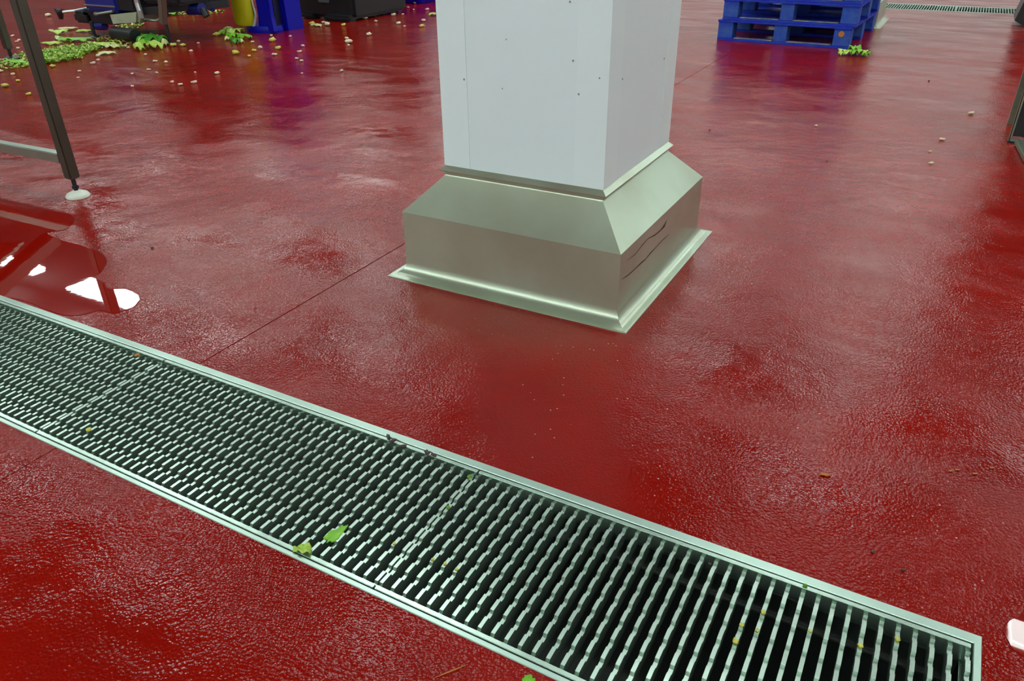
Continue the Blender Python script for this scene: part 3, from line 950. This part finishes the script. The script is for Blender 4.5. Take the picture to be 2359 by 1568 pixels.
# clump beside the thin machine leg
c3 = thing('lettuce_clump', px(345, 110), 'dark green lettuce clump beside the thin machine leg', 'lettuce')
for k, (u, v, s, mt) in enumerate(((345, 100, 0.11, 'leafD'), (357, 104, 0.10, 'leafD'), (334, 110, 0.07, 'leafA'), (322, 116, 0.062, 'leafB'), (358, 114, 0.07, 'leafB'), (374, 102, 0.06, 'leafB'), (380, 106, 0.04, 'leafC'), (366, 98, 0.05, 'leafC'), (330, 102, 0.035, 'leafB'))):
    p = px(u, v) - Vector(c3.location)
    o = leaf_mesh(s, s * 0.62, 60 + k, 0.45, 0.8, 0.05).build('leaf_piece', M[mt], c3, True)
    o.location = (p.x, p.y, 0.003)
    o.rotation_euler = (0, 0, 0.3 + k * 0.8)
    o.modifiers.new('thickness', 'SOLIDIFY').thickness = 0.003
for i, (u, v, lx, ly, mt, lab, rz) in enumerate((
        (140, 78, 0.085, 0.055, 'leafB', 'round yellow-green leaf standing left of the machine, behind the pile', 1.2),
        (134, 90, 0.10, 0.025, 'leafC', 'pale curled lettuce rib below the round leaf', -0.5),
        (150, 96, 0.07, 0.045, 'leafA', 'small green lettuce leaf beside the pale curled rib', 0.2),
        (178, 95, 0.14, 0.055, 'leafA', 'flat bright green leaf behind the shredded pile', 0.3),
        (122, 103, 0.08, 0.03, 'leafB', 'narrow pale leaf strip right of the table leg, behind the pile', 0.6),
        (235, 107, 0.13, 0.06, 'leafB', 'pale green leaf at the right tip of the shredded pile', 0.1),
        (262, 111, 0.055, 0.045, 'leafC', 'small whitish leaf triangle right of the pile', 0.9),
        (245, 126, 0.075, 0.035, 'leafC', 'whitish green leaf chip in front of the pile', 0.5),
        (157, 69, 0.09, 0.025, 'leafC', 'thin whitish leaf strip above the round leaf', 0.7),
        (195, 74, 0.10, 0.025, 'leafB', 'dull green leaf strip left of the machine foot', 0.2),
        (394, 35, 0.11, 0.06, 'leafA', 'dark lettuce heart lying behind the machine upright', 0.1),
        (346, 38, 0.07, 0.03, 'leafC', 'pale leaf scrap inside the loop of the hose', 0.2),
        (35, 147, 0.12, 0.04, 'leafA', 'green leaf heap at the left end of the pile, left of the table leg', 0.2),
        (312, 52, 0.06, 0.05, 'leafA', 'bright leaf on the floor under the grey drip box', 0.3),
        (998, 36, 0.055, 0.035, 'leafB', 'light green lettuce chunk against the left side of the white column', 0.2),
        (995, 1, 0.06, 0.04, 'leafB', 'light leaf scrap at the top edge left of the column', 0.2),
        (702, 42, 0.055, 0.035, 'leafC', 'whitish lettuce chunk in front of the black machine base', 0.1),
        (720, 34, 0.075, 0.025, 'leafA', 'green leaf scrap against the black machine base', 0.2),
        (730, 61, 0.055, 0.03, 'leafC', 'pale lettuce chunk pair in front of the machine base', 0.3),
        (880, 14, 0.05, 0.04, 'leafA', 'green leaf tuft at the foot of the blue crate', 0.2),
        (826, 21, 0.045, 0.03, 'leafC', 'white lettuce rib right of the machine base', -0.5),
        (868, 27, 0.06, 0.035, 'leafB', 'pale green leaf in front of the blue crate', 0.1),
        (850, 17, 0.06, 0.025, 'leafC', 'grey-white leaf strip left of the blue crate', 0.1))):
    leaf(u, v, lx, ly, 100 + i, mt, lab, rz, h=0.02, ruffle=0.2, curl=0.5)


def inside(p, poly):
    c = False
    n = len(poly)
    for i in range(n):
        a, b = poly[i], poly[i - 1]
        if (a[1] > p[1]) != (b[1] > p[1]) and p[0] < (b[0] - a[0]) * (p[1] - a[1]) / (b[1] - a[1]) + a[0]: c = not c
    return c


def shreds(poly, n, label, name='shredded_lettuce', size=(0.012, 0.04), seed=1, hmax=0.03):
    rnd = random.Random(seed)
    m = MB()
    us = [p[0] for p in poly]; vs = [p[1] for p in poly]
    k = 0
    mats = ('leafA', 'leafB', 'leafC')
    fm = []
    while k < n:
        u, v = rnd.uniform(min(us), max(us)), rnd.uniform(min(vs), max(vs))
        if not inside((u, v), poly): continue
        p = px(u, v)
        L = rnd.uniform(*size); wd = L * rnd.uniform(0.25, 0.6)
        a = rnd.uniform(0, math.pi)
        d = Vector((math.cos(a), math.sin(a), 0)); s = Vector((-d.y, d.x, 0))
        z0 = 0.002 + rnd.random() * hmax
        cu = rnd.uniform(0.1, 0.5) * L
        rows = []
        for t in (-1, -0.3, 0.4, 1):
            q = p + d * (t * L / 2) + Vector((0, 0, z0 + cu * t * t * rnd.choice((0.6, 1))))
            rows.append([q + s * wd / 2 * (1.05 - 0.4 * t * t), q - s * wd / 2 * (1.05 - 0.4 * t * t)])
        th = Vector((0, 0, -0.002))
        vsn = [[m.bm.verts.new(r[0]), m.bm.verts.new(r[1]), m.bm.verts.new(r[1] + th), m.bm.verts.new(r[0] + th)] for r in rows]
        mi = rnd.choices((0, 1, 2), (0.35, 0.45, 0.2))[0]
        for A, B in zip(vsn, vsn[1:]):
            for i in range(4):
                f = m.bm.faces.new((A[i], A[(i + 1) % 4], B[(i + 1) % 4], B[i])); f.material_index = mi
        m.bm.faces.new(vsn[0]).material_index = mi
        m.bm.faces.new(vsn[-1][::-1]).material_index = mi
        k += 1
    o = m.build(name, M[mats[0]])
    o.data.materials.append(M[mats[1]]); o.data.materials.append(M[mats[2]])
    return tag(o, label, 'lettuce', kind='stuff')


shreds([(70, 150), (72, 127), (100, 122), (140, 113), (185, 111), (222, 105), (238, 112), (196, 126), (190, 136), (160, 139), (125, 146)], 1300,
       'heap of shredded light green lettuce on the red floor behind the table leg')
shreds([(-5, 160), (-5, 136), (40, 128), (78, 118), (78, 152), (30, 160)], 150, 'thin trail of lettuce shreds at the left edge beyond the table leg', size=(0.012, 0.045), seed=2, hmax=0.012)
shreds([(225, 100), (225, 84), (262, 84), (320, 96), (322, 106), (270, 112)], 90, 'lettuce shreds around the black roller under the machine', size=(0.015, 0.05), seed=3, hmax=0.012)
shreds([(262, 66), (268, 58), (330, 56), (322, 66), (280, 73)], 60, 'dull lettuce shreds on the floor under the drip box', size=(0.015, 0.06), seed=4, hmax=0.01)
shreds([(395, 36), (395, 26), (470, 28), (520, 22), (515, 32), (440, 38)], 80, 'lettuce shreds on the floor under the side beam', size=(0.015, 0.06), seed=6, hmax=0.01)

# individual crumbs
CR = []
for k in range(4):
    t = bmesh.new()
    bmesh.ops.create_icosphere(t, subdivisions=2, radius=1.0)
    for v in t.verts:
        q = v.co.copy()
        v.co = q * (1 + 0.6 * noise.noise(q * 1.9 + Vector((k * 5, 0, 0))))
        v.co.z *= 0.6
    lo = min(v.co.z for v in t.verts)
    for v in t.verts: v.co.z -= lo
    me = bpy.data.meshes.new('lettuce_crumb')
    t.to_mesh(me); t.free()
    for p in me.polygons: p.use_smooth = True
    CR.append(me)
CACHE = {}


def crumb(u, v, r, mt, label, group, sx=1.0, rz=0.0, name='lettuce_crumb'):
    k = (len(CACHE) + int(u) + int(v)) % 4
    key = (k, mt)
    if key not in CACHE:
        me = CR[k].copy(); me.materials.append(M[mt]); CACHE[key] = me
    p = px(u, v)
    o = bpy.data.objects.new(name, CACHE[key])
    COL.objects.link(o)
    o.location = (p.x, p.y, 0.0002)
    o.scale = (r * sx, r, r)
    o.rotation_euler = (0, 0, rz)
    return tag(o, label, 'crumb', group)


G1 = ('small pale lettuce crumb on the red floor near the left table leg', 'crumbs near the table leg')
for u, v, r, mt in ((122, 155, 0.016, 'crumbB'), (13, 200, 0.020, 'crumbB'), (67, 219, 0.013, 'crumbB'), (42, 188, 0.012, 'crumbB'), (30, 173, 0.014, 'crumbA'), (3, 166, 0.014, 'crumbA'),
                    (45, 95, 0.016, 'crumbA'), (30, 85, 0.015, 'crumbA'), (42, 113, 0.014, 'crumbA'), (66, 116, 0.016, 'crumbA'), (39, 98, 0.012, 'crumbC'), (118, 72, 0.014, 'crumbC'), (112, 38, 0.03, 'crumbA'),
                    (226, 131, 0.016, 'crumbA'), (226, 140, 0.013, 'crumbC'), (215, 148, 0.015, 'crumbC'), (183, 166, 0.010, 'crumbC'), (97, 217, 0.012, 'crumbB'), (180, 180, 0.008, 'crumbC')):
    crumb(u, v, r, mt, *G1, sx=random.uniform(1, 1.6), rz=random.random() * 3)
G2 = ('small pale lettuce crumb on the red floor between machine and blue bin', 'crumbs between machine and bin')
for u, v, r, mt in ((400, 107, 0.022, 'crumbB'), (422, 107, 0.018, 'crumbB'), (440, 119, 0.014, 'crumbA'), (336, 128, 0.013, 'crumbA'), (383, 145, 0.013, 'crumbA'), (358, 143, 0.012, 'crumbC'),
                    (343, 162, 0.010, 'crumbC'), (361, 169, 0.010, 'crumbC'), (397, 191, 0.012, 'crumbC'), (306, 201, 0.011, 'crumbA'), (416, 197, 0.012, 'crumbC'), (448, 192, 0.014, 'crumbC'), (500, 170, 0.014, 'crumbA'),
                    (500, 83, 0.025, 'crumbB'), (457, 101, 0.012, 'crumbC'), (411, 97, 0.014, 'crumbC'), (305, 172, 0.010, 'crumbC'), (450, 168, 0.008, 'crumbC'), (287, 109, 0.016, 'crumbA'), (296, 112, 0.014, 'crumbC')):
    crumb(u, v, r, mt, *G2, sx=random.uniform(1, 1.6), rz=random.random() * 3)
G3 = ('small pale lettuce crumb on the red floor in front of the blue bin', 'crumbs in front of the blue bin')
for u, v, r, mt in ((628, 96, 0.028, 'crumbB'), (642, 114, 0.022, 'crumbB'), (545, 126, 0.026, 'crumbB'), (586, 119, 0.016, 'crumbB'), (600, 112, 0.018, 'crumbC'), (582, 99, 0.014, 'crumbC'), (574, 131, 0.013, 'crumbB'),
                    (625, 84, 0.014, 'crumbC'), (669, 86, 0.014, 'crumbC'), (699, 108, 0.014, 'crumbC'), (691, 121, 0.014, 'crumbC'), (684, 137, 0.012, 'crumbC'), (695, 142, 0.012, 'crumbC'), (633, 128, 0.015, 'crumbC'),
                    (696, 171, 0.010, 'crumbC'), (787, 165, 0.012, 'crumbC'), (668, 60, 0.022, 'crumbA')):
    crumb(u, v, r, mt, *G3, sx=random.uniform(1, 1.6), rz=random.random() * 3)
G4 = ('small pale lettuce crumb on the red floor between machine base and white column', 'crumbs left of the white column')
for u, v, r, mt in ((850, 82, 0.022, 'crumbA'), (803, 100, 0.024, 'crumbA'), (803, 106, 0.012, 'crumbC'), (800, 91, 0.016, 'crumbA'), (719, 57, 0.024, 'crumbB'), (755, 60, 0.028, 'crumbA'), (745, 53, 0.016, 'crumbA'), (792, 60, 0.020, 'crumbB'),
                    (907, 37, 0.022, 'crumbA'), (918, 56, 0.022, 'crumbA'), (932, 63, 0.014, 'crumbC'), (977, 50, 0.020, 'crumbA'), (972, 63, 0.020, 'crumbB'), (920, 11, 0.022, 'crumbA'), (940, 19, 0.014, 'crumbC'), (956, 9, 0.026, 'crumbA'),
                    (984, 24, 0.020, 'crumbC'), (866, 51, 0.016, 'crumbC'), (928, 34, 0.012, 'crumbC'), (841, 44, 0.018, 'crumbC'), (852, 34, 0.016, 'crumbB'), (870, 34, 0.016, 'crumbB'), (833, 27, 0.024, 'crumbA'), (905, 17, 0.03, 'crumbB'), (882, 24, 0.016, 'crumbA'), (812, 15, 0.025, 'crumbB'), (838, 12, 0.03, 'crumbB'), (953, 24, 0.012, 'crumbC')):
    crumb(u, v, r, mt, *G4, sx=random.uniform(1, 1.6), rz=random.random() * 3)
G5 = ('tiny pale crumb on the red floor right of the column', 'crumbs right of the column')
for u, v, r, mt in ((2170, 323, 0.009, 'crumbA'), (2237, 263, 0.011, 'crumbA'), (2145, 378, 0.008, 'crumbA'), (1880, 291, 0.006, 'crumbA'), (2142, 350, 0.005, 'crumbA')):
    crumb(u, v, r, mt, *G5, sx=1.5, rz=0.5)
G6 = ('tiny dark speck on the red floor right of the column', 'dark specks right of the column')
for u, v, r in ((1905, 372, 0.004), (2140, 187, 0.006), (1635, 300, 0.005), (2010, 1272, 0.003), (1635, 1300, 0.003), (2080, 1314, 0.003)):
    crumb(u, v, r, 'crumbD', *G6, name='dirt_speck')
crumb(351, 572, 0.005, 'crumbD', 'dark round speck on the floor right of the big puddle', None, name='dirt_speck')
crumb(1900, 1095, 0.004, 'crumbE', 'orange shred on the floor between column and drain', None, 2.5, 0.3, name='carrot_shred')
G7 = ('tiny orange shred on the floor at the right edge above the drain', 'orange shreds at the right')
for u, v in ((2190, 1086), (2206, 1083), (2245, 1092), (2284, 1078)):
    crumb(u, v, 0.0025, 'crumbE', *G7, sx=2, rz=0.6, name='carrot_shred')
G8 = ('small dark scrap caught at the far edge of the drain frame', 'dark scraps on the drain frame')
for u, v, r in ((906, 1020, 0.005), (930, 1030, 0.004), (985, 1047, 0.005), (1000, 1052, 0.004), (895, 1008, 0.004)):
    o = crumb(u, v, r, 'crumbD', *G8, sx=1.8, rz=random.random() * 3, name='leaf_scrap')
    o.location.z = 0.0024
G9 = ('tiny yellow-brown scrap stuck on a grating bar', 'scraps on the grating bars')
for u, v, r, mt in ((2082, 1480, 0.004, 'crumbB'), (1998, 1496, 0.004, 'crumbB'), (1746, 1408, 0.004, 'crumbB'), (1731, 1449, 0.003, 'crumbB'), (1697, 1437, 0.004, 'crumbB'), (1681, 1475, 0.005, 'crumbB'), (1848, 1447, 0.003, 'crumbB'),
                    (321, 823, 0.006, 'crumbE'), (205, 992, 0.006, 'crumbB'), (1075, 1098, 0.005, 'leafA'), (1871, 1358, 0.004, 'leafA'), (1031, 1170, 0.004, 'leafA'), (1014, 1295, 0.003, 'crumbB'), (1042, 1308, 0.003, 'crumbB'), (987, 1286, 0.003, 'crumbB'), (906, 1252, 0.003, 'crumbB')):
    o = crumb(u, v, r, mt, *G9, sx=1.0, rz=random.random() * 3, name='food_scrap')
    q = o.location
    for xa_, xb_, nb_ in ((-0.0535, 0.8285, 37), (-0.9840, -0.0570, 39), (-1.9120, -0.9875, 39)):
        if xa_ <= q.x <= xb_:
            st_ = (xb_ - xa_ - 0.0068) / (nb_ - 1)
            q.x = xa_ + 0.0034 + st_ * round((q.x - xa_ - 0.0034) / st_)
    o.location.z = 0.0006
p = [px(u, v, 0.0012) for u, v in ((1003, 1560), (1025, 1551), (1045, 1543), (1072, 1532))]
m = MB(); m.tube(p, [0.0006, 0.0012, 0.0013, 0.0006], 6)
tag(m.build('straw', M['crumbE']), 'thin orange stalk on the floor at the bottom edge below the drain', 'stalk')
leaf(1218, 1567, 0.010, 0.006, 9, 'leafA', 'tiny green scrap on the floor at the bottom edge', 0.3, ruffle=0.3)
